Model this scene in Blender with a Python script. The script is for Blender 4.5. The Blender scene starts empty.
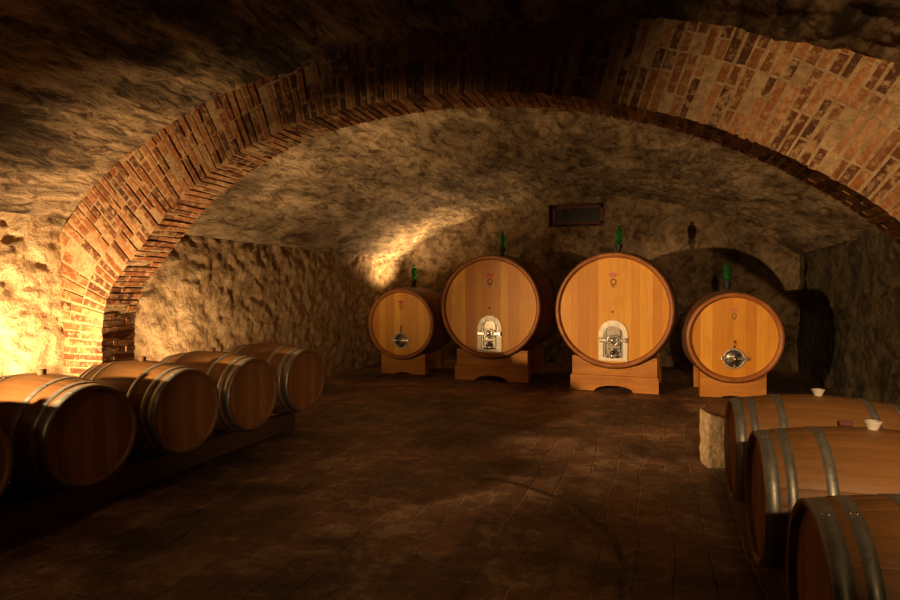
import bpy, bmesh, math, random
import numpy as np
from mathutils import Vector, noise, Matrix
random.seed(7)
S = bpy.context.scene
C = S.collection
PI = math.pi
R = math.radians

# ------------------------------------------------------------------ helpers
def link(o, parent=None):
    C.objects.link(o)
    if parent: o.parent = parent
    return o

def tag(o, label=None, cat=None, group=None, kind=None):
    if label: o['label'] = label
    if cat: o['category'] = cat
    if group: o['group'] = group
    if kind: o['kind'] = kind
    return o

def empty(name, loc, rz=0, label=None, cat=None, group=None):
    o = bpy.data.objects.new(name, None)
    o.empty_display_size = .2
    o.location = loc; o.rotation_euler = (0, 0, rz)
    link(o)
    return tag(o, label, cat, group)

def copy_tree(o, parent=None):
    c = o.copy(); link(c, parent)
    for ch in list(o.children): copy_tree(ch, c)
    return c

class MB:
    """collects polygons with a tint value and a material slot"""
    def __init__(s): s.v = []; s.f = []; s.t = []; s.m = []; s.sm = []
    def add(s, vs, fs, tint=.5, mi=0, smooth=False):
        b = len(s.v); s.v += [tuple(p) for p in vs]
        for f in fs:
            s.f.append([b+i for i in f]); s.t.append(tint); s.m.append(mi); s.sm.append(smooth)
    def box(s, c, d, tint=.5, mi=0, rot=None, bev=0):
        hx, hy, hz = d[0]/2, d[1]/2, d[2]/2
        if bev > 0:
            bm = bmesh.new(); bmesh.ops.create_cube(bm, size=1)
            for v in bm.verts: v.co = Vector((v.co.x*d[0], v.co.y*d[1], v.co.z*d[2]))
            bmesh.ops.bevel(bm, geom=bm.edges[:], offset=bev, segments=2, affect='EDGES', profile=.5)
            vs = [v.co.copy() for v in bm.verts]; bm.verts.index_update()
            fs = [[v.index for v in f.verts] for f in bm.faces]; bm.free()
        else:
            vs = [Vector((x, y, z)) for x in (-hx, hx) for y in (-hy, hy) for z in (-hz, hz)]
            fs = [(0,1,3,2),(4,6,7,5),(0,4,5,1),(2,3,7,6),(0,2,6,4),(1,5,7,3)]
        if rot is not None: vs = [rot @ v for v in vs]
        s.add([v+Vector(c) for v in vs], fs, tint, mi)
    def lathe(s, prof, axis='Z', origin=(0,0,0), n=24, tint=.5, mi=0, smooth=True, close=False):
        vs = []; fs = []
        for (r, h) in prof:
            for k in range(n):
                a = 2*PI*k/n; x, y = r*math.cos(a), r*math.sin(a)
                p = {'Z': (x, y, h), 'X': (h, x, y), 'Y': (y, h, x)}[axis]
                vs.append(Vector(p)+Vector(origin))
        m = len(prof)
        for i in range(m-1 if not close else m):
            j = (i+1) % m
            for k in range(n):
                l = (k+1) % n
                fs.append((i*n+k, i*n+l, j*n+l, j*n+k))
        if not close:
            if prof[0][0] > 1e-6: fs.append(tuple(range(n))[::-1])
            if prof[-1][0] > 1e-6: fs.append(tuple((m-1)*n+k for k in range(n)))
        s.add(vs, fs, tint, mi, smooth)
    def tube(s, pts, r, n=10, tint=.5, mi=0, closed=False):
        pts = [Vector(p) for p in pts]; vs = []; fs = []; N = len(pts); prev = None
        for i, p in enumerate(pts):
            if closed: d = pts[(i+1) % N]-pts[i-1]
            else: d = pts[min(i+1, N-1)]-pts[max(i-1, 0)]
            d.normalize()
            up = prev if prev is not None else (Vector((0,0,1)) if abs(d.z) < .9 else Vector((1,0,0)))
            a = d.cross(up).normalized(); b = a.cross(d); prev = b
            for k in range(n):
                t = 2*PI*k/n; vs.append(p+a*math.cos(t)*r+b*math.sin(t)*r)
        for i in range(N if closed else N-1):
            j = (i+1) % N
            for k in range(n):
                l = (k+1) % n; fs.append((i*n+k, i*n+l, j*n+l, j*n+k))
        if not closed:
            fs.append(tuple(range(n))[::-1]); fs.append(tuple((N-1)*n+k for k in range(n)))
        s.add(vs, fs, tint, mi, True)
    def prism(s, poly, y0, y1, tint=.5, mi=0, plane='XZ'):
        """extrude a 2D outline (counter-clockwise) from y0 to y1"""
        n = len(poly)
        g = (lambda a, b, t: (a, t, b)) if plane == 'XZ' else (lambda a, b, t: (a, b, t))
        vs = [g(a, b, y0) for a, b in poly]+[g(a, b, y1) for a, b in poly]
        fs = [tuple(range(n)), tuple(range(n, 2*n))[::-1]]
        for i in range(n):
            j = (i+1) % n; fs.append((i, n+i, n+j, j))
        s.add(vs, fs, tint, mi)
    def build(s, name, mats, parent=None, loc=(0,0,0), fixn=True):
        me = bpy.data.meshes.new(name)
        me.from_pydata(s.v, [], s.f)
        if not isinstance(mats, (list, tuple)): mats = [mats]
        for m in mats: me.materials.append(m)
        me.polygons.foreach_set('material_index', s.m)
        me.polygons.foreach_set('use_smooth', s.sm)
        at = me.attributes.new('tint', 'FLOAT', 'FACE')
        at.data.foreach_set('value', s.t)
        if fixn:
            bm = bmesh.new(); bm.from_mesh(me); bmesh.ops.recalc_face_normals(bm, faces=bm.faces); bm.to_mesh(me); bm.free()
        me.update()
        o = bpy.data.objects.new(name, me); o.location = loc
        return link(o, parent)

# ------------------------------------------------------------------ materials
class NT:
    def __init__(s, name):
        s.m = bpy.data.materials.new(name); s.m.use_nodes = True
        s.t = s.m.node_tree; s.n = s.t.nodes; s.l = s.t.links
        s.b = s.n['Principled BSDF']
    def new(s, typ, **kw):
        nd = s.n.new(typ)
        for k, v in kw.items():
            if k in nd.inputs: nd.inputs[k].default_value = v
            else: setattr(nd, k, v)
        return nd
    def coord(s, scale=(1,1,1), rot=(0,0,0), out='Object'):
        tc = s.new('ShaderNodeTexCoord'); mp = s.new('ShaderNodeMapping')
        mp.inputs['Scale'].default_value = scale; mp.inputs['Rotation'].default_value = rot
        s.l.new(tc.outputs[out], mp.inputs[0]); return mp.outputs[0]
    def noise(s, vec, scale, detail=5, rough=.55, dist=0):
        nd = s.new('ShaderNodeTexNoise'); nd.inputs['Scale'].default_value = scale
        nd.inputs['Detail'].default_value = detail; nd.inputs['Roughness'].default_value = rough
        nd.inputs['Distortion'].default_value = dist
        s.l.new(vec, nd.inputs['Vector']); return nd.outputs['Fac']
    def vor(s, vec, scale, feature='F1', out='Distance'):
        nd = s.new('ShaderNodeTexVoronoi', feature=feature); nd.inputs['Scale'].default_value = scale
        s.l.new(vec, nd.inputs['Vector']); return nd.outputs[out]
    def ramp(s, fac, stops, interp='LINEAR'):
        nd = s.new('ShaderNodeValToRGB'); cr = nd.color_ramp; cr.interpolation = interp
        while len(cr.elements) < len(stops): cr.elements.new(.5)
        for e, (p, c) in zip(cr.elements, stops):
            e.position = p; e.color = (*c, 1) if isinstance(c, tuple) else (c, c, c, 1)
        s.l.new(fac, nd.inputs[0]); return nd.outputs[0]
    def mix(s, fac, a, b, mode='MIX'):
        nd = s.new('ShaderNodeMix', data_type='RGBA', blend_type=mode)
        for sock, v in ((nd.inputs[0], fac), (nd.inputs[6], a), (nd.inputs[7], b)):
            if isinstance(v, (int, float)): sock.default_value = v if sock is nd.inputs[0] else (v, v, v, 1)
            elif isinstance(v, tuple): sock.default_value = (*v, 1)
            else: s.l.new(v, sock)
        return nd.outputs[2]
    def math(s, op, a, b=0.0):
        nd = s.new('ShaderNodeMath', operation=op)
        for i, v in enumerate((a, b)):
            if isinstance(v, (int, float)): nd.inputs[i].default_value = v
            else: s.l.new(v, nd.inputs[i])
        return nd.outputs[0]
    def attr(s, name='tint'):
        nd = s.new('ShaderNodeAttribute'); nd.attribute_name = name; return nd.outputs['Fac']
    def bump(s, h, strength=.5, dist=.01, prev=None):
        nd = s.new('ShaderNodeBump'); nd.inputs['Strength'].default_value = strength
        nd.inputs['Distance'].default_value = dist; s.l.new(h, nd.inputs['Height'])
        if prev is not None: s.l.new(prev, nd.inputs['Normal'])
        s.l.new(nd.outputs[0], s.b.inputs['Normal']); return nd.outputs[0]
    def out(s, col, rough=.8, metal=0, spec=.5):
        for k, v in (('Base Color', col), ('Roughness', rough), ('Metallic', metal), ('Specular IOR Level', spec)):
            if isinstance(v, (int, float)): s.b.inputs[k].default_value = v
            elif isinstance(v, tuple): s.b.inputs[k].default_value = (*v, 1)
            else: s.l.new(v, s.b.inputs[k])
        return s.m

def wood(name, cols, grain, scale=14, rough=.5, stain=.35, spec=.4):
    """grain = axis letter the grain runs along"""
    t = NT(name)
    sc = {'X': (.08, 1, 1), 'Y': (1, .08, 1), 'Z': (1, 1, .08)}[grain]
    v = t.coord(sc)
    off = t.new('ShaderNodeVectorMath', operation='ADD')
    comb = t.new('ShaderNodeCombineXYZ')
    a = t.attr(); k = t.math('MULTIPLY', a, 37.0)
    for i in range(3): t.l.new(k, comb.inputs[i])
    t.l.new(v, off.inputs[0]); t.l.new(comb.outputs[0], off.inputs[1])
    g = t.noise(off.outputs[0], scale, 7, .6, .6)
    g2 = t.noise(off.outputs[0], scale*6, 3, .5)
    base = t.ramp(a, [(0, cols[0]), (.5, cols[1]), (1, cols[2])])
    c = t.mix(t.ramp(g, [(.35, 0.0), (.7, stain)]), base, cols[3])
    c = t.mix(t.ramp(g2, [(.5, 0.0), (.75, .3)]), c, cols[3])
    w = t.noise(t.coord(), 2.2, 4, .6)
    c = t.mix(t.ramp(w, [(.5, 0.0), (.8, stain)]), c, cols[3])
    t.bump(g2, .25, .003)
    return t.out(c, rough, 0, spec)

M = {}
M['barrique'] = wood('oak_barrique', [(.24,.112,.036), (.29,.14,.047), (.34,.168,.058), (.11,.05,.016)], 'X', rough=.5)
M['barrique_head'] = wood('oak_barrique_head', [(.33,.15,.05), (.42,.2,.07), (.5,.25,.09), (.17,.07,.025)], 'Z', rough=.6)
M['cask_head'] = wood('oak_cask_head', [(.58,.235,.020), (.72,.335,.035), (.88,.46,.06), (.42,.14,.012)], 'Z', 9, .45, .35, .3)
M['cask_stave'] = wood('oak_cask_stave', [(.30,.10,.022), (.40,.14,.032), (.48,.18,.045), (.14,.045,.01)], 'Y', 12, .4, .4, .5)
M['cradle'] = wood('pine_cradle', [(.56,.22,.03), (.62,.26,.04), (.68,.30,.05), (.22,.07,.012)], 'X', 10, .6, .6)
M['rail'] = wood('old_timber', [(.10,.06,.03), (.14,.08,.04), (.18,.11,.06), (.04,.025,.015)], 'Y', 10, .85)
M['bungwood'] = wood('bung_wood', [(.32,.17,.08), (.36,.2,.09), (.4,.22,.1), (.18,.09,.04)], 'Z', 30, .7)
M['darkwood'] = wood('dark_red_wood', [(.10,.025,.012), (.12,.03,.015), (.14,.035,.018), (.03,.01,.006)], 'X', 20, .6)

def metal(name, col, rough, metalv=1.0, spots=.3, dark=(.08,.07,.06)):
    t = NT(name); v = t.coord()
    n = t.noise(v, 18, 5, .6)
    c = t.mix(t.ramp(n, [(.4, 0.0), (.75, spots)]), col, dark)
    r = t.ramp(t.noise(v, 45, 3), [(.3, rough*.8), (.8, min(1, rough*1.4))])
    t.bump(n, .08, .002)
    return t.out(c, r, metalv)
M['galv'] = metal('galvanised_steel', (.42,.43,.40), .45, .75, .45, (.2,.19,.16))
M['steel'] = metal('stainless_steel', (.72,.70,.65), .25, 1, .2)
M['steeld'] = metal('dark_stainless', (.30,.28,.25), .32, 1, .4)
M['steelb'] = metal('brushed_steel_plate', (.62,.60,.54), .5, .7, .35)
M['darkhoop'] = metal('dark_painted_hoop', (.10,.075,.055), .4, .6, .4)
M['brass'] = metal('dull_brass', (.5,.33,.12), .35, 1, .3)
t = NT('white_silicone'); n = t.noise(t.coord(), 20, 3)
M['silicone'] = t.out(t.mix(t.ramp(n, [(.4, 0.0), (.8, .4)]), (.75,.74,.68), (.5,.45,.36)), .5)
t = NT('black_rubber'); M['rubber'] = t.out(t.ramp(t.noise(t.coord(), 40, 3), [(.3, (.012,.012,.014)), (.8, (.03,.03,.035))]), .5)
t = NT('green_glass'); t.b.inputs['Coat Weight'].default_value = .5; t.bump(t.noise(t.coord(), 60, 2), .2, .002)
t.b.inputs['Transmission Weight'].default_value = .75; t.b.inputs['IOR'].default_value = 1.45
M['green'] = t.out(t.ramp(t.noise(t.coord(), 30, 2), [(.3, (.01,.16,.03)), (.8, (.04,.36,.08))]), .1)
t = NT('red_paint'); M['red'] = t.out(t.ramp(t.noise(t.coord(), 50, 3), [(.3, (.55,.03,.02)), (.8, (.62,.09,.05))]), .5)
t = NT('faded_red_paint'); M['fred'] = t.out(t.ramp(t.noise(t.coord(), 50, 3), [(.3, (.55,.13,.05)), (.8, (.66,.24,.10))]), .5)
t = NT('branded_ink'); M['ink'] = t.out(t.ramp(t.noise(t.coord(), 50, 3), [(.3, (.14,.07,.02)), (.8, (.3,.14,.04))]), .6)
t = NT('window_glass')
M['pane'] = t.out(t.ramp(t.noise(t.coord(), 9, 3), [(.3, (.008,.012,.013)), (.8, (.02,.024,.024))]), .25)

# --- stone, plaster, brick, floor
def masonry(name, pale, mid, dark, stretch=(1,1,1), dirt=.55, bumpd=.03, stone=4.0, streak=0, hue=None):
    t = NT(name)
    v = t.coord(stretch); v0 = t.coord()
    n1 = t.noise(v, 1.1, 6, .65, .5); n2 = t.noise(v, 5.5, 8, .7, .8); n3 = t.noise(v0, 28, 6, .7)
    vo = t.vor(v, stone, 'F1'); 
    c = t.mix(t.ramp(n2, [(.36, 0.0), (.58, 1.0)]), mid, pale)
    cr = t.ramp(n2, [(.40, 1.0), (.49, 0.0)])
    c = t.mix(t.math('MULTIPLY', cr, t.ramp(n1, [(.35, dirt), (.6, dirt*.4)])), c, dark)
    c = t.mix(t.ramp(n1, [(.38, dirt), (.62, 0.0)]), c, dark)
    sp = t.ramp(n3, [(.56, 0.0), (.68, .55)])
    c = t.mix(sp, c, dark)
    if hue:
        c = t.mix(t.ramp(t.noise(v0, .9, 3), [(.5, 0.0), (.72, .5)]), c, hue)
    h = t.math('ADD', t.math('MULTIPLY', n2, 1.0), t.math('MULTIPLY', n3, .35))
    h = t.math('ADD', h, t.math('MULTIPLY', vo, .5))
    t.bump(h, 1.0, bumpd)
    return t.out(c, .92, 0, .2)
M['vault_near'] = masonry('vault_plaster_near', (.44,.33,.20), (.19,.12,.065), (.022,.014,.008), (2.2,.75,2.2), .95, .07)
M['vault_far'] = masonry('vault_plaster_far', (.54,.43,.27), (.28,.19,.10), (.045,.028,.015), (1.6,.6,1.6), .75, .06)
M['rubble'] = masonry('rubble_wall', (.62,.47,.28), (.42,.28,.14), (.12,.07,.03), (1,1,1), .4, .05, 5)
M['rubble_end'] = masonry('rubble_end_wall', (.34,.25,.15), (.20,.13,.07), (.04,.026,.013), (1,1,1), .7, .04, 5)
M['rubble_dark'] = masonry('dark_rubble_wall', (.13,.10,.055), (.05,.037,.02), (.010,.008,.005), (1,1,1), .8, .05, 6)  # much darker tones than the left wall's rubble
M['block'] = masonry('pale_stone_block', (.62,.48,.30), (.46,.33,.19), (.2,.12,.06), (3,3,3), .2, .015, 8)

t = NT('arch_brick')
a = t.attr(); v = t.coord(); n = t.noise(v, 35, 5, .65); n1 = t.noise(v, 2.2, 5, .65); n2 = t.noise(v, 9, 6, .65)
c = t.ramp(a, [(0, (.06,.025,.014)), (.3, (.13,.045,.018)), (.65, (.24,.085,.028)), (1, (.33,.15,.06))])
c = t.mix(t.ramp(n, [(.4, 0.0), (.75, .6)]), c, (.06,.03,.017))
c = t.mix(t.ramp(t.noise(v, 18, 6, .7), [(.5, 0.0), (.62, .55)]), c, (.42,.27,.13))
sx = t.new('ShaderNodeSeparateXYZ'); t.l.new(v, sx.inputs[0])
pale_glare = t.ramp(t.math('ADD', t.math('MULTIPLY', sx.outputs[0], -.25), t.math('MULTIPLY', n1, .5)), [(1.08, 0.0), (1.26, .92)])  # pale coating towards the left pier, painting in its overexposed lamp light
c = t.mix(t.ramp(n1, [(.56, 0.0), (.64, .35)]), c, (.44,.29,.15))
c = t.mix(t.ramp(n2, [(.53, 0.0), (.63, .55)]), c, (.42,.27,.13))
c = t.mix(pale_glare, c, (.60,.46,.29))
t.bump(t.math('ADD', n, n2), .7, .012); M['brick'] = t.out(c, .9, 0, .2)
t = NT('lime_mortar')
v = t.coord(); n = t.noise(v, 25, 6, .7); n1 = t.noise(v, 1.5, 4)
c = t.ramp(n, [(.3, (.22,.14,.07)), (.65, (.50,.36,.20))])
c = t.mix(t.ramp(n1, [(.4, .45), (.6, 0.0)]), c, (.12,.07,.04))
t.bump(n, .9, .012); M['mortar'] = t.out(c, .95, 0, .1)

t = NT('terracotta_paving')
v = t.coord(); nz = t.new('ShaderNodeTexNoise'); nz.inputs['Scale'].default_value = 1.6; nz.inputs['Detail'].default_value = 3; nz.inputs['Roughness'].default_value = .55
t.l.new(v, nz.inputs['Vector'])
dv = t.new('ShaderNodeVectorMath', operation='MULTIPLY_ADD'); t.l.new(nz.outputs['Color'], dv.inputs[0])
dv.inputs[1].default_value = (.13,.13,0); t.l.new(v, dv.inputs[2])
mp = t.new('ShaderNodeMapping'); mp.inputs['Rotation'].default_value = (0,0,R(90)); t.l.new(dv.outputs[0], mp.inputs[0])
br = t.new('ShaderNodeTexBrick'); br.offset = .5
for k, vv in (('Scale', 1), ('Mortar Size', .008), ('Mortar Smooth', .6), ('Bias', 0), ('Brick Width', .36), ('Row Height', .19)): br.inputs[k].default_value = vv
br.inputs['Color1'].default_value = (0,0,0,1); br.inputs['Color2'].default_value = (1,1,1,1); br.inputs['Mortar'].default_value = (.5,.5,.5,1)
t.l.new(mp.outputs[0], br.inputs['Vector'])
b1 = t.noise(v, .75, 6, .65, .4); b2 = t.noise(v, 4, 8, .7, .6); b3 = t.noise(v, 24, 6, .7)
c = t.ramp(br.outputs['Color'], [(0, (.17,.085,.05)), (.5, (.23,.115,.065)), (1, (.30,.155,.09))])
c = t.mix(t.ramp(br.outputs['Fac'], [(0, 0.0), (1, .95)]), c, t.mix(t.ramp(b1, [(.42, 0.0), (.58, 1.0)]), (.05,.03,.02), (.40,.30,.20)))
c = t.mix(t.ramp(b2, [(.50, 0.0), (.60, .8)]), c, (.50,.34,.21))
c = t.mix(t.ramp(b1, [(.40, .9), (.60, 0.0)]), c, (.035,.022,.013))
c = t.mix(t.ramp(b3, [(.48, 0.0), (.66, .5)]), c, (.05,.028,.017))
c = t.mix(t.ramp(t.noise(v, 7, 7, .75, .2), [(.55, 0.0), (.65, .35)]), c, (.52,.38,.25))
# the worn drain line curving over the paving on the right
sx = t.new('ShaderNodeSeparateXYZ'); t.l.new(dv.outputs[0], sx.inputs[0])
ex = t.math('DIVIDE', t.math('SUBTRACT', sx.outputs[0], -1.1), 1.1); ey = t.math('DIVIDE', t.math('SUBTRACT', sx.outputs[1], 3.0), 1.46)
rr = t.math('ADD', t.math('MULTIPLY', b2, .08), t.math('SQRT', t.math('ADD', t.math('MULTIPLY', ex, ex), t.math('MULTIPLY', ey, ey))))
ring = t.ramp(t.math('ABSOLUTE', t.math('SUBTRACT', rr, 1.0)), [(.006, 1.0), (.030, 0.0)])
side = t.ramp(t.math('ADD', ex, 1.0), [(.9, 0.0), (1.3, 1.0)])
ring = t.math('MULTIPLY', t.math('MULTIPLY', ring, side), t.ramp(b2, [(.35, .3), (.6, 1.0)]))
c = t.mix(t.math('MULTIPLY', ring, .85), c, (.012,.007,.005))
h = t.math('SUBTRACT', t.math('ADD', t.math('MULTIPLY', b2, .8), t.math('MULTIPLY', b3, .3)), t.math('MULTIPLY', br.outputs['Fac'], .5))
h = t.math('SUBTRACT', h, t.math('MULTIPLY', ring, .9))
t.bump(h, .8, .018)
M['floor'] = t.out(c, t.ramp(b2, [(.3, .42), (.7, .8)]), 0, .4)

# ------------------------------------------------------------------ the cellar
H = 1.4
XL, XR, YF, YE = -5.05, 2.45, -3.2, 11.9
SPR = 2.06
def smooth_curve(pts, n):
    pts = [Vector((*p, 0)) for p in pts]; P = [pts[0]*2-pts[1]]+pts+[pts[-1]*2-pts[-2]]
    d = []
    for i in range(1, len(P)-2):
        for k in range(24):
            u = k/24; a, b, c_, e = P[i-1], P[i], P[i+1], P[i+2]
            d.append(.5*((2*b)+(c_-a)*u+(2*a-5*b+4*c_-e)*u*u+(3*b-a-3*c_+e)*u**3))
    d.append(pts[-1])
    L = [0]
    for i in range(1, len(d)): L.append(L[-1]+(d[i]-d[i-1]).length)
    out = []; j = 0
    for k in range(n):
        s_ = L[-1]*k/(n-1)
        while j < len(L)-2 and L[j+1] < s_: j += 1
        u = (s_-L[j])/max(1e-9, L[j+1]-L[j]); out.append(d[j].lerp(d[j+1], u))
    return out, L[-1]
vault_prof = [(XL,.66),(-4.66,.97),(-4.09,1.29),(-3.37,1.58),(-2.6,1.76),(-1.7,1.85),(-.97,1.85),(-.3,1.78),(.31,1.65),(.86,1.48),(1.4,1.28),(1.95,.99),(XR,.66)]
vault_prof = [(x, z+H) for x, z in vault_prof]

def fbm(p, o=5): return noise.fractal(p, 1.0, 2.0, o, noise_basis='PERLIN_ORIGINAL')
def stones(p, size, seed=0):
    q = Vector((p.x/size+seed, p.y/size, p.z/size*1.35))
    q += noise.noise_vector(q*.9)*.35
    d, _ = noise.voronoi(q)
    return min(1.0, (d[1]-d[0])*2.6)

def surface(name, pos, nrm, nu, nv, disp, mat, hole=None, kind='structure', flip=False):
    vs = []
    for i in range(nu):
        for j in range(nv):
            u, v = i/(nu-1), j/(nv-1)
            p = pos(u, v); vs.append(tuple(p+nrm(u, v)*disp(p, u, v)))
    fs = []
    for i in range(nu-1):
        for j in range(nv-1):
            if hole and hole(i, j): continue
            q = (i*nv+j, (i+1)*nv+j, (i+1)*nv+j+1, i*nv+j+1)
            fs.append(q[::-1] if flip else q)
    me = bpy.data.meshes.new(name); me.from_pydata(vs, [], fs); me.materials.append(mat)
    me.polygons.foreach_set('use_smooth', [True]*len(fs)); me.update()
    o = bpy.data.objects.new(name, me); link(o); o['kind'] = kind
    return o

# vault (two bays either side of the brick arch)
NV = 190
vc, VL = smooth_curve(vault_prof, NV)
def vn(j):
    a = vc[max(0, j-1)]; b = vc[min(NV-1, j+1)]; d = (b-a).normalized()
    return Vector((d.y, 0, -d.x))      # towards the room
def vault(name, y0, y1, ny, mat, amp, streak, crown=0):
    def pos(u, v):
        j = round(v*(NV-1)); p = vc[j]
        k = math.sin(PI*v)
        return Vector((p.x, y0+(y1-y0)*u, p.y+crown*k*(1-u)))
    def dsp(p, u, v):
        q = Vector((v*VL*2.4, p.y*streak, 3.1))
        a = fbm(q*1.0, 5)*amp + fbm(Vector((v*VL*8, p.y*streak*4, 1)), 5)*amp*.5
        a += fbm(Vector((v*VL*.6, p.y*.5, 7)), 2)*amp*1.3
        return a*min(1, 6*v+.15, 6*(1-v)+.15)
    return surface(name, pos, lambda u, v: vn(round(v*(NV-1))), ny, NV, dsp, mat)
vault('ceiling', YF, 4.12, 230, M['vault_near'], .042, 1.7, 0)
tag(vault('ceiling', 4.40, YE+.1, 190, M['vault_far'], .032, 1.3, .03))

# side walls
def wall_disp(amp, size, seed):
    def f(p, u, v):
        st = stones(p, size, seed)
        return (st-.6)*amp*.30 + fbm(p*1.3+Vector((seed, 0, 0)), 3)*amp*.8 + fbm(p*6.5, 6)*amp*.55
    return f
surface('wall_left', lambda u, v: Vector((XL-.02, 1.0+(YE-.9)*u, 2.14*v)), lambda u, v: Vector((1,0,0)), 420, 95,
        wall_disp(.05, .27, 3), M['rubble'])
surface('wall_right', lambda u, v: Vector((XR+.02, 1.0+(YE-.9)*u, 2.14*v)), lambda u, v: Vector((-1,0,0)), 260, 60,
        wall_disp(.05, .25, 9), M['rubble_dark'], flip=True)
# parts of the side walls behind the camera
for x, nm, s_ in ((XL, 'wall_left', 1), (XR, 'wall_right', -1)):
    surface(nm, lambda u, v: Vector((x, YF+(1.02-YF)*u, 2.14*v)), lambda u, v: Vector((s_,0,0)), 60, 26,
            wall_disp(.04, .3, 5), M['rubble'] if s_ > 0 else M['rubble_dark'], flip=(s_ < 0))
surface('wall_front', lambda u, v: Vector((XL-.1+(XR-XL+.2)*u, YF, 3.5*v)), lambda u, v: Vector((0,1,0)), 60, 30,
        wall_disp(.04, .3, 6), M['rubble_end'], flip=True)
# end wall with the little window opening
NX, NZ = 260, 116
WX0, WX1, WZ0, WZ1 = -1.92, -.84, 2.69, 3.11
EX0, EW, EH = XL-.1, XR-XL+.2, 3.42
def end_hole(i, j):
    x = EX0+EW*(i+.5)/(NX-1); z = EH*(j+.5)/(NZ-1)
    return WX0 < x < WX1 and WZ0 < z < WZ1
def end_disp(p, u, v):
    d = wall_disp(.04, .3, 12)(p, u, v)
    m = max(abs(p.x-(WX0+WX1)/2)-(WX1-WX0)/2, abs(p.z-(WZ0+WZ1)/2)-(WZ1-WZ0)/2)
    return d*min(1, max(.15, m*6))
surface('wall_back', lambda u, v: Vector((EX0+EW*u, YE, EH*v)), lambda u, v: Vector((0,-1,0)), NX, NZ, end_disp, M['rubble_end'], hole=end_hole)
# window: splayed niche, frame, pane
w = MB()
f0 = [(WX0-.02,YE-.01,WZ0-.02),(WX1+.02,YE-.01,WZ0-.02),(WX1+.02,YE-.01,WZ1+.02),(WX0-.02,YE-.01,WZ1+.02)]
f1 = [(WX0+.1,YE+.45,WZ0+.10),(WX1-.08,YE+.45,WZ0+.10),(WX1-.08,YE+.45,WZ1),(WX0+.1,YE+.45,WZ1)]
w.add(f0+f1, [(0,1,5,4),(1,2,6,5),(2,3,7,6),(3,0,4,7)])
w.add([(WX0,YE+.451,WZ0),(WX1,YE+.451,WZ0),(WX1,YE+.451,WZ1),(WX0,YE+.451,WZ1)], [(0,1,2,3)])
win = w.build('window_1', M['rubble_end']); win['kind'] = 'structure'
w = MB()
w.box(((WX0+WX1)/2+.02, YE+.20, WZ1-.03), (WX1-WX0-.1, .07, .06), bev=.006)
w.box(((WX0+WX1)/2+.02, YE+.20, WZ0+.07), (WX1-WX0-.1, .07, .05), bev=.006)
for x in (WX0+.09, WX1-.06): w.box((x, YE+.20, (WZ0+WZ1)/2), (.07,.07,WZ1-WZ0), bev=.006)
w.build('window_frame', M['darkwood'], win)
w = MB(); w.box(((WX0+WX1)/2+.02, YE+.21, (WZ0+WZ1)/2), (WX1-WX0-.2,.008,WZ1-WZ0-.1)); w.build('pane', M['pane'], win)
# floor
def fl_disp(p, u, v): return fbm(p*.7, 3)*.012+fbm(p*3, 3)*.004
surface('floor', lambda u, v: Vector((XL-.15+(XR-XL+.3)*u, YF-.1+(YE-YF+.3)*v, -.006)), lambda u, v: Vector((0,0,1)), 150, 300, fl_disp, M['floor'])

# brick arch
YA, TH = 4.06, .36
ip = [(-4.60,-1.42),(-4.60,-.7),(-4.59,-.25),(-4.49,.04),(-4.31,.24),(-4.12,.43),(-3.79,.74),(-3.5,.94),(-3.14,1.13),(-2.55,1.33),(-1.72,1.42),(-.97,1.39),(-.3,1.26),(.4,1.02),(.99,.69),(1.36,.40),(1.72,.02),(1.92,-.4),(1.97,-.8),(1.97,-1.42)]
ip = [(x, z+H-.01) for x, z in ip]
NC = 162
ic, IL = smooth_curve(ip, NC)
nr = []
for i in range(NC):
    a = ic[max(0, i-3)]; b = ic[min(NC-1, i+3)]; d = (b-a).normalized(); nr.append(Vector((-d.y, d.x, 0)))
arch = MB(); core = MB()
RD = .78
pats = ([0,.26,.39,.65,.78],[0,.13,.39,.52,.78],[0,.26,.52,.65,.78])
def P3(i, r, y): 
    p = ic[i]+nr[i]*r; return Vector((p.x, y, p.y))
for i in range(NC-1):
    rd = pats[(i*2+random.randint(0,1)) % 3] if random.random() < .85 else random.choice(pats)
    yd = ([0,.25,TH],[0,.12,TH])[i % 2]
    for a in range(len(rd)-1):
        for b in range(len(yd)-1):
            if a > 0 and b > 0: continue          # buried
            jt = lambda s_: random.uniform(-s_, s_)
            r0, r1 = rd[a]+.008+jt(.004), rd[a+1]-.008+jt(.004)
            if a == 0: r0 = jt(.005)
            y0, y1 = YA+yd[b]+.003, YA+yd[b+1]-.003
            if b == 0: y0 = YA-.0005+jt(.0055)
            e = .15+jt(.08); e2 = .15+jt(.08)
            def pt(tt, r, y):
                return P3(i, r, y).lerp(P3(i+1, r, y), tt)
            vs = [pt(tt, r, y)+Vector((jt(.0035), 0, jt(.0035))) for tt in (e, 1-e2) for r in (r0, r1) for y in (y0, y1)]
            # slightly worn front corners
            arch.add(vs, [(0,1,3,2),(4,6,7,5),(0,4,5,1),(2,3,7,6),(0,2,6,4),(1,5,7,3)], random.random())
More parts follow.
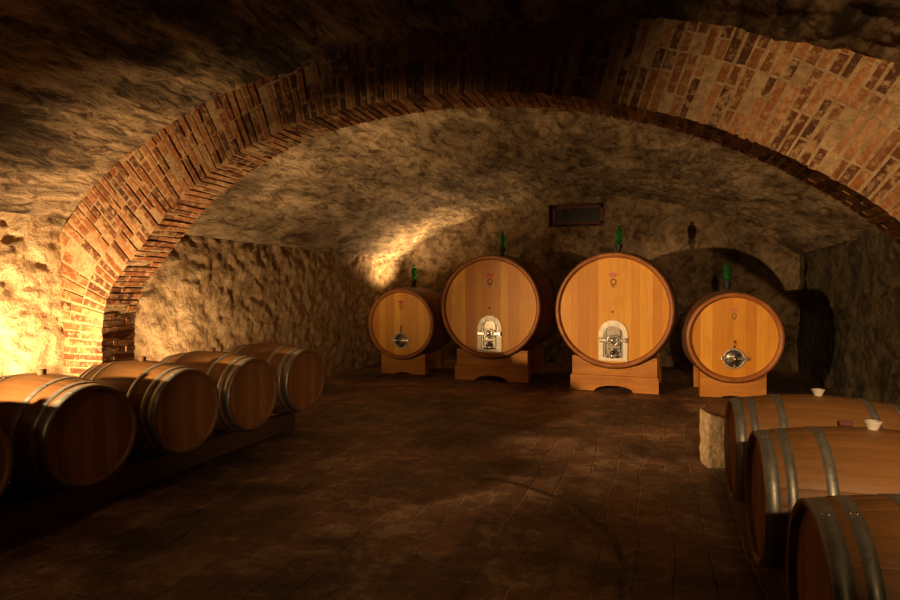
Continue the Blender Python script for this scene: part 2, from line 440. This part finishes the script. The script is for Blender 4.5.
for i in range(NC-1):
    for a, b in ((.008, YA+.008),):
        g = 5
        # front face, intrados and back of mortar
        for k in range(g):
            r0, r1 = (.004)+(RD-.004)*k/g, (.004)+(RD-.004)*(k+1)/g
            core.add([P3(i,r0,YA+.004),P3(i+1,r0,YA+.004),P3(i+1,r1,YA+.004),P3(i,r1,YA+.004)], [(0,1,2,3)])
        for k in range(3):
            y0, y1 = YA+.004+(TH-.012)*k/3, YA+.004+(TH-.012)*(k+1)/3
            core.add([P3(i,.005,y0),P3(i,.005,y1),P3(i+1,.005,y1),P3(i+1,.005,y0)], [(0,1,2,3)])
        core.add([P3(i,.01,YA+TH-.009),P3(i,RD,YA+TH-.009),P3(i+1,RD,YA+TH-.009),P3(i+1,.01,YA+TH-.009)], [(0,1,2,3)])
ar = empty('brick_arch', (-1.3, YA, 0), 0, 'broad red and ochre brick arch spanning the whole cellar in front of the far vault', 'arch')
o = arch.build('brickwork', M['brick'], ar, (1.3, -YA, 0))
o = core.build('mortar', M['mortar'], ar, (1.3, -YA, 0), fixn=False)

# ------------------------------------------------------------------ barrels
def barrel_body(L, rh, rb, nst, axis, rr=.012, segs=22, croze=.035, thick=.022, chime_t=None):
    """stave shell lying along X or Y; returns MB and radius function"""
    mb = MB()
    rad = lambda x: rh+(rb-rh)*(1-(2*x/L)**2)
    rnd = random.Random(nst*31+int(L*100))
    wts = [rnd.uniform(.75, 1.25) for _ in range(nst)]; tot = sum(wts); a0 = 0
    for k in range(nst):
        a1 = a0+2*PI*wts[k]/tot; tint = rnd.random()
        A = [a0, a0+(a1-a0)*.06, a0+(a1-a0)*.36, a0+(a1-a0)*.64, a0+(a1-a0)*.94, a1]
        D = [-.0015, 0, 0, 0, 0, -.0015]
        prof = []
        prof.append((-L/2+croze, rh-thick)); prof.append((-L/2+.004, rh-thick)); prof.append((-L/2, rh-thick*.6)); 
        for i in range(segs+1):
            x = -L/2+L*i/segs; prof.append((x, rad(x)-(.003 if i in (0, segs) else 0)))
        prof.append((L/2, rh-thick*.6)); prof.append((L/2-.004, rh-thick)); prof.append((L/2-croze, rh-thick))
        vs = []; fs = []
        for (x, r) in prof:
            for ang, dd in zip(A, D):
                c_, s_ = math.cos(ang)*(r+dd), math.sin(ang)*(r+dd)
                vs.append((x, c_, s_) if axis == 'X' else (s_, x, c_))
        m = 6
        for i in range(len(prof)-1):
            for j in range(m-1): fs.append((i*m+j, i*m+j+1, (i+1)*m+j+1, (i+1)*m+j))
        mb.add(vs, fs, tint, 0, True)
        a0 = a1
    return mb, rad

def head_disc(r, pos, n, axis, depth=.02, seed=1, hole=None):
    """a head of vertical planks in the plane across the axis, centred on pos along it"""
    mb = MB(); rnd = random.Random(seed)
    ws = [rnd.uniform(.7, 1.3) for _ in range(n)]; tot = sum(ws); x = -r
    for k in range(n):
        x1 = x+2*r*ws[k]/tot; g = .0005
        xs = [x+g+(x1-x-2*g)*i/5 for i in range(6)]
        up = [math.sqrt(max(0, r*r-q*q)) for q in xs]
        poly = [(q, -h) for q, h in zip(xs, up)]+[(q, h) for q, h in list(zip(xs, up))[::-1]]
        dy = rnd.uniform(-.0012, .0012)
        n2 = len(poly)
        def g3(a, b, tt): return (tt, a, b) if axis == 'X' else (a, tt, b)
        vs = [g3(a, b, pos-depth/2+dy) for a, b in poly]+[g3(a, b, pos+depth/2+dy) for a, b in poly]
        fs = [tuple(range(n2)), tuple(range(n2, 2*n2))[::-1]]+[(i, n2+i, n2+(i+1) % n2, (i+1) % n2) for i in range(n2)]
        mb.add(vs, fs, rnd.random())
        x = x1
    return mb

def hoop_mb(x0, x1, rad, axis, t=.002, n=72, rivet=True):
    mb = MB()
    prof = [(rad(x0)+.0005, x0), (rad(x0)+t, x0), (rad((x0+x1)/2)+t, (x0+x1)/2), (rad(x1)+t, x1), (rad(x1)+.0005, x1)]
    mb.lathe(prof, axis, n=n, close=True)
    for f in range(len(mb.sm)): mb.sm[f] = False if False else True
    return mb

BL, BRH, BRB = .95, .30, .352
def make_barrique(bung='wood'):
    r = empty('barrel', (0,0,0))
    b, rad = barrel_body(BL, BRH, BRB, 24, 'X')
    b.build('staves', M['barrique'], r)
    for s_ in (-1, 1):
        head_disc(BRH-.021, s_*(BL/2-.038), 8, 'X', seed=4+s_).build('head', M['barrique_head'], r)
    for s_ in (-1, 1):
        for (a, b_) in ((.003, .057), (.082, .122), (.225, .268)):
            x0, x1 = s_*(BL/2-a), s_*(BL/2-b_)
            h = hoop_mb(min(x0, x1), max(x0, x1), rad, 'X').build('hoop', M['galv'], r)
            xm = (x0+x1)/2; rv = MB()
            for sg in (-1, 1):
                for ang in (R(22)*1, ):
                    aa = ang if s_ > 0 else ang-R(7)
                    p = Vector((xm+sg*.009, math.sin(-aa)*(rad(xm)+.003), math.cos(aa)*(rad(xm)+.003)))
                    rv.lathe([(.0055,-.001),(.0055,.001),(.003,.0035),(0,.004)], 'Z', p, 8)
            rv.build('rivet', M['steel'], h)
    k = MB()
    if bung == 'wood':
        k.lathe([(.024,-.02),(.024,.0),(.027,.028),(.025,.031),(0,.031)], 'Z', (0,0,BRB), 16); k.build('bung', M['bungwood'], r)
    else:
        k.lathe([(.022,-.02),(.022,.004),(.034,.03),(.036,.034),(.034,.037),(.024,.037),(.022,.030),(0,.030)], 'Z', (0,0,BRB), 20); k.build('bung', M['silicone'], r)
    return r

ZC = .52
left = make_barrique('wood')
LX = -3.229
lb = [ (1.98, 'oak barrel at the left edge of the picture, only the rim of its head showing', 0.09),
       (2.791, 'large dark oak barrel with a lit bung, nearest whole barrel on the left', .089),
       (3.59, 'oak barrel in the left row standing right in front of the brick pier', .089),
       (4.366, 'oak barrel third from the far end... ', .089),
       (5.198, 'x', .089)]
labs = ['oak barrel at the left picture edge, only the rim of its head showing',
        'nearest whole oak barrel of the left row, with a dark head',
        'second whole barrel of the left row, below the foot of the brick pier',
        'oak barrel of the left row second from its far end, head dim brown',
        'farthest oak barrel of the left row, with the palest warm lit head']
for i, (y, _, yaw) in enumerate(lb):
    o = left if i == 0 else copy_tree(left)
    a = -yaw
    ca, sa = math.cos(a), math.sin(a)
    o.location = (LX-ca*BL/2, y-sa*BL/2, ZC)
    o.rotation_euler = (R(random.uniform(-2, 2)), 0, a)
    tag(o, labs[i], 'barrel', 'oak barrels lying in the left row')
right = make_barrique('silicone')
rl = ['oak barrel in the bottom right corner, nearest of the right row with riveted hoops',
      'middle oak barrel of the right row, just behind the barrel in the bottom right corner',
      'farthest oak barrel of the right row, beside the pale stone block']
RX = .471; ZR = .436
for i, y in enumerate((2.13, 3.132, 4.051)):
    o = right if i == 0 else copy_tree(right)
    o.location = (RX+BL/2, y, ZR+.0)
    tag(o, rl[i], 'barrel', 'oak barrels lying in the right row')

# timber rails under the barrels
def rail(x, y0, y1, h, lab, grp, rz=0):
    m = MB(); L = y1-y0
    m.box((0, 0, h/2), (.10, L, h), .4, bev=.006)
    o = m.build('timber_rail', M['rail'], None, (x, (y0+y1)/2, 0)); o.rotation_euler.z = rz
    tag(o, lab, 'rail', grp)
zl = ZC-(BRH+(BRB-BRH)*(1-(2*.13/BL)**2))-.007
rail(LX-BL/2+.18, -.6, 5.36, zl, 'dark timber rail under the fronts of the left row of barrels', 'timber rails under the left barrels')
rail(LX-BL/2-.18, -.6, 5.36, zl, 'dark timber rail under the back ends of the left row of barrels, by the wall', 'timber rails under the left barrels')
zr = ZR-(BRH+(BRB-BRH)*(1-(2*.25/BL)**2))-.007
rail(RX+BL/2-.30, 1.2, 4.4, zr, 'low dark timber rail under the near ends of the right row of barrels', 'timber rails under the right barrels')
rail(RX+BL/2+.30, 1.2, 4.4, zr, 'low dark timber rail under the far ends of the right row of barrels', 'timber rails under the right barrels')

# small dark red chock lying on the middle barrel
m = MB(); m.box((0,0,0), (.055,.04,.026), .5, bev=.004)
o = m.build('wooden_chock', M['darkwood'], None, (.87, 3.25, .781)); o.rotation_euler.x = R(-19)
tag(o, 'tiny dark red wooden chock lying on top of the middle right barrel', 'chock')

# ------------------------------------------------------------------ big casks
def arc_pts(cx, cz, r, a0, a1, n): return [(cx+r*math.cos(a0+(a1-a0)*i/n), cz+r*math.sin(a0+(a1-a0)*i/n)) for i in range(n+1)]
def arch_outline(w, h, n=16):
    """door outline: straight sides, round top; origin at bottom centre"""
    return [(-w/2, 0), (w/2, 0)]+arc_pts(0, h-w/2, w/2, 0, PI, n)

def make_cask(name, rf, L, rb, door, mark, seed):
    r = empty(name, (0,0,0))
    nst = 40 if rf > .7 else 32
    random.seed(seed)
    b, rad = barrel_body(L, rf, rb, nst, 'Y', croze=.075, thick=.05, segs=26)
    b.build('staves', M['cask_stave'], r)
    yh = -L/2+.062
    head_disc(rf-.049, yh, 11 if rf > .7 else 8, 'Y', .03, seed).build('head', M['cask_head'], r)
    head_disc(rf-.049, -yh, 11, 'Y', .03, seed+1).build('head', M['cask_head'], r)
    # rounded inner lip around the head
    m = MB(); rl = rf-.052
    m.lathe([(rl+.004, yh-.014), (rl+.004, yh-.040), (rl-.006, yh-.034), (rl-.014, yh-.014)], 'Y', n=90, close=True)
    m.build('rim_band', M['cask_stave'], r)
    for s_ in (-1, 1):
        for a, b_ in ((.045,.095), (.15,.195), (.30,.345), (.50,.545)):
            x0, x1 = s_*(L/2-a), s_*(L/2-b_)
            hoop_mb(min(x0,x1), max(x0,x1), rad, 'Y', .004, 96).build('hoop', M['darkhoop'], r)
    yf = yh-.016               # front surface of head
    if door == 'arched':
        dz = -rf*.88; W, Hh = .40*rf/.82, .58*rf/.82
        m = MB()
        out = arch_outline(W, Hh); inn = arch_outline(W-.12, Hh-.13)
        inn = [(a, b+.05) for a, b in inn]
        N_ = len(out)
        # frame ring
        vs = [(a, yf-.022, b+dz) for a, b in out]+[(a, yf-.022, b+dz) for a, b in inn]+[(a, yf+.02, b+dz) for a, b in out]+[(a, yf+.02, b+dz) for a, b in inn]
        fs = []
        for i in range(N_):
            j = (i+1) % N_
            fs += [(i, j, N_+j, N_+i), (i, 2*N_+i, 2*N_+j, j), (N_+i, N_+j, 3*N_+j, 3*N_+i)]
        m.add(vs, fs)
        dr = m.build('door_frame', M['steelb'], r)
        m = MB()
        ins = arch_outline(W-.125, Hh-.135); ins = [(a, b+.052+dz) for a, b in ins]
        m.prism(ins, yf-.004, yf+.018)
        hd = [(-(W-.19)/2*math.cos(q*PI/12), yf-.012, dz+Hh-.165+(W-.19)/2*math.sin(q*PI/12)) for q in range(13)]
        m.tube([(hd[0][0], yf-.012, dz+.09)]+hd+[(hd[-1][0], yf-.012, dz+.09)], .008, 8, closed=True)
        m.build('door_panel', M['steeld'], r)
        # crossbar, screw wheel and tap
        m = MB()
        m.box((0, yf-.055, dz+.29), (W*.95, .028, .045), bev=.006)
        m.box((-W*.44, yf-.03, dz+.29), (.03,.05,.07), bev=.005); m.box((W*.44, yf-.03, dz+.29), (.03,.05,.07), bev=.005)
        m.build('crossbar', M['steel'], r)
        m = MB()
        m.lathe([(.02,-.0),(.02,-.06),(.03,-.065),(.03,-.08),(.012,-.085),(0,-.085)], 'Y', (0, yf-.03, dz+.29), 14)
        m.tube([(.07*math.cos(q*PI/10), yf-.105, dz+.29+.07*math.sin(q*PI/10)) for q in range(20)], .008, 8, closed=True)
        for q in range(3): 
            a = q*PI/3; m.tube([(.07*math.cos(a), yf-.105, dz+.29+.07*math.sin(a)), (-.07*math.cos(a), yf-.105, dz+.29-.07*math.sin(a))], .006, 6)
        m.build('handwheel', M['steel'], r)
        m = MB()
        m.lathe([(.035,0),(.035,-.02),(.02,-.022),(.02,-.11),(.028,-.112),(.028,-.13),(0,-.13)], 'Y', (0, yf-.004, dz+.12), 14)
        m.tube([(0, yf-.10, dz+.12), (0, yf-.10, dz+.17)], .012, 8); m.tube([(-.05, yf-.10, dz+.175), (.05, yf-.10, dz+.175)], .008, 8)
        m.tube([(0, yf-.12, dz+.12), (0, yf-.14, dz+.09), (0, yf-.14, dz+.05)], .017, 8)
        m.tube([(-.09, yf-.02, dz+.06), (-.06, yf-.05, dz+.055), (.06, yf-.05, dz+.055), (.09, yf-.02, dz+.06)], .012, 8)
        m.build('tap', M['steel'], r)
    else:
        cz = -rf*.47; rd = .135
        m = MB()
        m.lathe([(rd, .01), (rd, -.018), (rd-.01, -.024), (rd-.022, -.018), (rd-.026, -.008), (rd-.028,.01)], 'Y', (0, yf, cz), 40, close=True)
        m.build('door_frame', M['steelb'], r)
        m = MB()
        m.lathe([(0,-.03),(.03,-.03),(.06,-.022),(.085,-.008),(rd-.028,-.004),(rd-.028,.008)], 'Y', (0, yf, cz), 36)
        m.build('door_panel', M['steeld'], r)
        m = MB()
        m.box((0, yf-.05, cz+.005), (rd*2+.05, .026, .034), bev=.006)
        for sg in (-1, 1): m.box((sg*(rd+.012), yf-.025, cz+.005), (.03,.05,.05), bev=.005)
        m.build('crossbar', M['steel'], r)
        m = MB()
        m.lathe([(.018,0),(.018,-.05),(.028,-.055),(.028,-.075),(0,-.078)], 'Y', (0, yf-.04, cz+.005), 14)
        m.tube([(-.05, yf-.105, cz+.03), (.05, yf-.105, cz-.02)], .009, 8)
        m.tube([(0, yf-.02, cz-.075), (0, yf-.08, cz-.08), (0, yf-.09, cz-.11)], .016, 10)
        m.build('tap', M['steel'], r)
        m = MB()
        m.tube([(.0, yf-.005, cz+rd), (.004, yf-.03, cz+rd+.05), (.006, yf-.012, cz+rd+.085)], .010, 8)
        m.lathe([(0,-.018),(.014,-.012),(.018,0),(.014,.012),(0,.018)], 'Z', (.006, yf-.016, cz+rd+.095), 12)
        m.build('hook', M['brass'], r)
    # painted mark: small shield with wings over a dark round stamp
    mz = rf*.60; k = rf/.82
    m = MB()
    pl = [(-.075,.035),(-.055,-.005),(-.03,-.02),(0,-.035),(.03,-.02),(.055,-.005),(.075,.035),(.035,.045),(.0,.05),(-.035,.045)]
    m.prism([(a*k, b*k+mz) for a, b in pl], yf-.0015, yf+.001)
    m.build('red_mark', M['red' if mark else 'fred'], r)
    m = MB()
    m.lathe([(.045*k,-.0015),(.045*k,.001),(.028*k,.001),(.028*k,-.0015)], 'Y', (0, yf, mz-.085*k), 20, close=True)
    m.box((0, yf, mz-.14*k), (.06*k,.003,.016*k)); m.box((0, yf, mz-.165*k), (.035*k,.003,.012*k))
    if rf > .7: pass
    m.build('dark_stamp', M['ink'], r)
    if door == 'arched':
        m = MB(); m.lathe([(.0,-.02),(.012,-.018),(.014,0),(.014,.005)], 'Y', (-.01, yf, -.02), 12); m.build('sampling_plug', M['darkwood'], r)
    # bung hole collar
    m = MB(); m.lathe([(.05,-.01),(.05,.012),(.035,.016),(0,.016)], 'Z', (0, 0, rb), 18); m.build('bung_collar', M['darkwood'], r)
    return r

def make_cradle(rf, L, W, zc, tiers, rb, name, label, loc, rz):
    """two saddles joined by side beams, front one visible"""
    r = empty(name, loc, rz, label, 'cradle', 'wooden cradles under the big casks')
    for s_ in (-1, 1):
        ys = s_*(L/2-.22)
        rr = rf+(rb-rf)*(1-(2*(L/2-.22-.0)/L)**2)+.008
        y0, y1 = ys-.09, ys+.09
        def chord(x): return zc-math.sqrt(max(0, rr*rr-x*x))
        h1 = .22 if tiers == 2 else 0
        # lower tier with arched cut-out
        m = MB()
        cut = [(W*.22*math.cos(PI*(1-i/12)), .085*math.sin(PI*i/12)) for i in range(13)]
        if tiers == 2:
            top = [(W/2, h1), (-W/2, h1)]
            m.prism([(-W/2, 0)]+cut+[(W/2, 0)]+top, y0-.03, y1)
            m.build('lower_beam', M['cradle'], r)
            m = MB(); W2 = W*.965; xs = [W2/2-(W2)*i/24 for i in range(25)]
            H2 = h1+.27
            top = [(x, max(h1+.012, min(H2, chord(x)))) for x in xs]
            m.prism([(-W2/2, h1+.002), (W2/2, h1+.002)]+top, y0, y1, .7)
            m.build('saddle', M['cradle'], r)
        else:
            cut = [(a*.8, b*.35) for a, b in cut]
            xs = [W/2-W*i/24 for i in range(25)]
            top = [(x, min(.345, chord(x))) for x in xs]
            m.prism([(-W/2, 0)]+cut+[(W/2, 0)]+top, y0, y1, .6)
            m.build('saddle', M['cradle'], r)
    for sx in (-1, 1):
        m = MB(); m.box((sx*(W/2-.15), 0, .09), (.10, L-.66, .13), .3, bev=.005); m.build('side_beam', M['cradle'], r)
    return r

def make_airlock():
    r = empty('airlock_bottle', (0,0,0))
    m = MB(); m.lathe([(.028,0),(.030,.02),(.06,.10),(.063,.11),(.055,.118),(0,.118)], 'Z', n=20); m.build('stopper', M['rubber'], r)
    m = MB(); pr = [(.02,.112),(.03,.13),(.05,.16)]
    for k in range(4): pr += [(.058,.175+k*.035), (.048,.19+k*.035)]
    pr += [(.05,.31),(.035,.335),(.02,.345),(.018,.375),(.026,.378),(.026,.39),(0,.392)]
    m.lathe(pr, 'Z', n=22); m.build('glass_bulb', M['green'], r)
    return r

casks = [  # X, Y(front), cz, R, L, door, yaw(deg), labels
 ('A', -4.00, 9.33, .860, .595, 1.30, 'round', 1.0, 1, 'small oak cask at the far left of its row, with a round steel hatch',
   'single low wooden cradle under the small cask on the left', 'bright green glass airlock with black stopper on the far left cask'),
 ('B', -2.376, 9.05, 1.167, .800, 1.55, 'arched', -1.8, 1, 'large oak cask with a red mark and arched steel door, left of two big ones',
   'two tier wooden cradle under the left one of the two big casks', 'green glass airlock with black stopper on the left one of the two big casks'),
 ('C', -.487, 8.60, 1.144, .800, 1.55, 'arched', -2.8, 0, 'large pale oak cask with arched steel door, right one of the two big casks',
   'bright two tier wooden cradle under the right one of the two big casks', 'ribbed green airlock with black stopper on the right one of the two big casks'),
 ('D', 1.045, 8.55, .804, .585, 1.30, 'round', 1.5, 0, 'small pale oak cask at the right end of the row with a shiny round hatch',
   'low wooden cradle under the small cask on the right', 'dark airlock with black stopper on the cask at the right end'),
]
air0 = make_airlock()
for i, (n_, x, y, cz, rf, L, door, yaw, mark, l1, l2, l3) in enumerate(casks):
    rb = rf*1.055
    a = R(yaw)
    cx, cy = x-math.sin(a)*L/2, y+math.cos(a)*L/2
    c_ = make_cask('wine_cask', rf, L, rb, door, mark, 50+i)
    c_.location = (cx, cy, cz); c_.rotation_euler.z = a
    tag(c_, l1, 'cask', 'big oak casks along the end wall')
    W = 1.20 if door == 'arched' else .80
    make_cradle(rf, L, W, cz, 2 if door == 'arched' else 1, rb, 'cask_cradle', l2, (cx, cy, 0), a)
    o = air0 if i == 0 else copy_tree(air0)
    o.location = (cx, cy, cz+rb+.014); tag(o, l3, 'airlock', 'airlocks on top of the big casks')
    if i == 3: o.rotation_euler.y = R(-2)

# pale stone block on the floor by the right row
m = MB(); bm = bmesh.new(); bmesh.ops.create_cube(bm, size=1)
bmesh.ops.subdivide_edges(bm, edges=bm.edges[:], cuts=10, use_grid_fill=True)
for v in bm.verts:
    p = Vector((v.co.x*.25, v.co.y*.22, v.co.z*.44))
    if p.z > .1: p.z -= (p.x+.12)*.28
    v.co = p*(1+.05*fbm(p*9, 4))+Vector((fbm(p*14, 3), fbm(p*14+Vector((5,5,5)), 3), 0))*.008
m.add([v.co.copy() for v in bm.verts], [[v.index for v in f.verts] for f in bm.faces], smooth=True); bm.free()
o = m.build('stone_block', M['block'], None, (.54, 5.3, .212)); o.rotation_euler.z = R(12)
tag(o, 'pale rough stone block standing on the floor behind the right row of barrels', 'stone')

# ------------------------------------------------------------------ lamps
def spot(loc, target, energy, size, blend=.8, rad=.05, col=(1,.60,.27)):
    l = bpy.data.lights.new('spot', 'SPOT'); l.energy = energy; l.spot_size = R(size); l.spot_blend = blend
    l.shadow_soft_size = rad; l.color = col
    o = bpy.data.objects.new('spot_light', l); o.location = loc
    o.rotation_euler = (Vector(target)-Vector(loc)).to_track_quat('-Z', 'Y').to_euler(); link(o)
def point(loc, energy, rad=.05, col=(1,.60,.27)):
    l = bpy.data.lights.new('lamp', 'POINT'); l.energy = energy; l.shadow_soft_size = rad; l.color = col
    o = bpy.data.objects.new('floor_lamp_light', l); o.location = loc; link(o)
WARM = (1, .60, .27)
spot((-4.59, 3.05, .48), (-4.74, 4.25, 1.75), 640, 108, 1, .06, WARM)   # floor flood in front of the left pier
spot((-4.5, 4.8, .30), (-4.35, 6.0, 2.2), 215, 140, 1, .06, WARM)      # floor flood just beyond the pier
spot((-4.66, .3, 1.30), (.8, 9, 1.0), 2500, 44, .9, .05, WARM)         # flood on the casks
spot((-4.5, 11.1, 1.2), (-4.5, 10.8, 3), 320, 130, .9, .06, WARM)      # floor flood in the far corner
spot((.6, -1.2, 2.25), (1.9, 4.3, 1.6), 1050, 54, 1, .05, WARM)       # lamp behind the camera
spot((-2.4, -1.8, 2.6), (-1.6, 3.9, 0), 125, 46, 1, .15, WARM)  # added soft fill that brightens the floor, no fixture of the cellar
spot((1.3, -1.2, 2.0), (-2.7, 5.6, .3), 270, 32, 1, .1, WARM)  # added fill aimed at the farthest left barrel head
w_ = bpy.data.worlds.new('w'); S.world = w_; w_.use_nodes = True
w_.node_tree.nodes['Background'].inputs[0].default_value = (.02,.012,.006,1); w_.node_tree.nodes['Background'].inputs[1].default_value = .3

# ------------------------------------------------------------------ camera
cam = bpy.data.cameras.new('cam'); cam.sensor_width = 36; cam.lens = 24; cam.clip_start = .02
co = bpy.data.objects.new('camera', cam); co.location = (0,0,H)
co.rotation_euler = (R(90-.764), 0, math.atan(200/600)); link(co); S.camera = co
S.view_settings.view_transform = 'Standard'; S.view_settings.look = 'None'; S.view_settings.gamma = 1
S.view_settings.exposure = 0
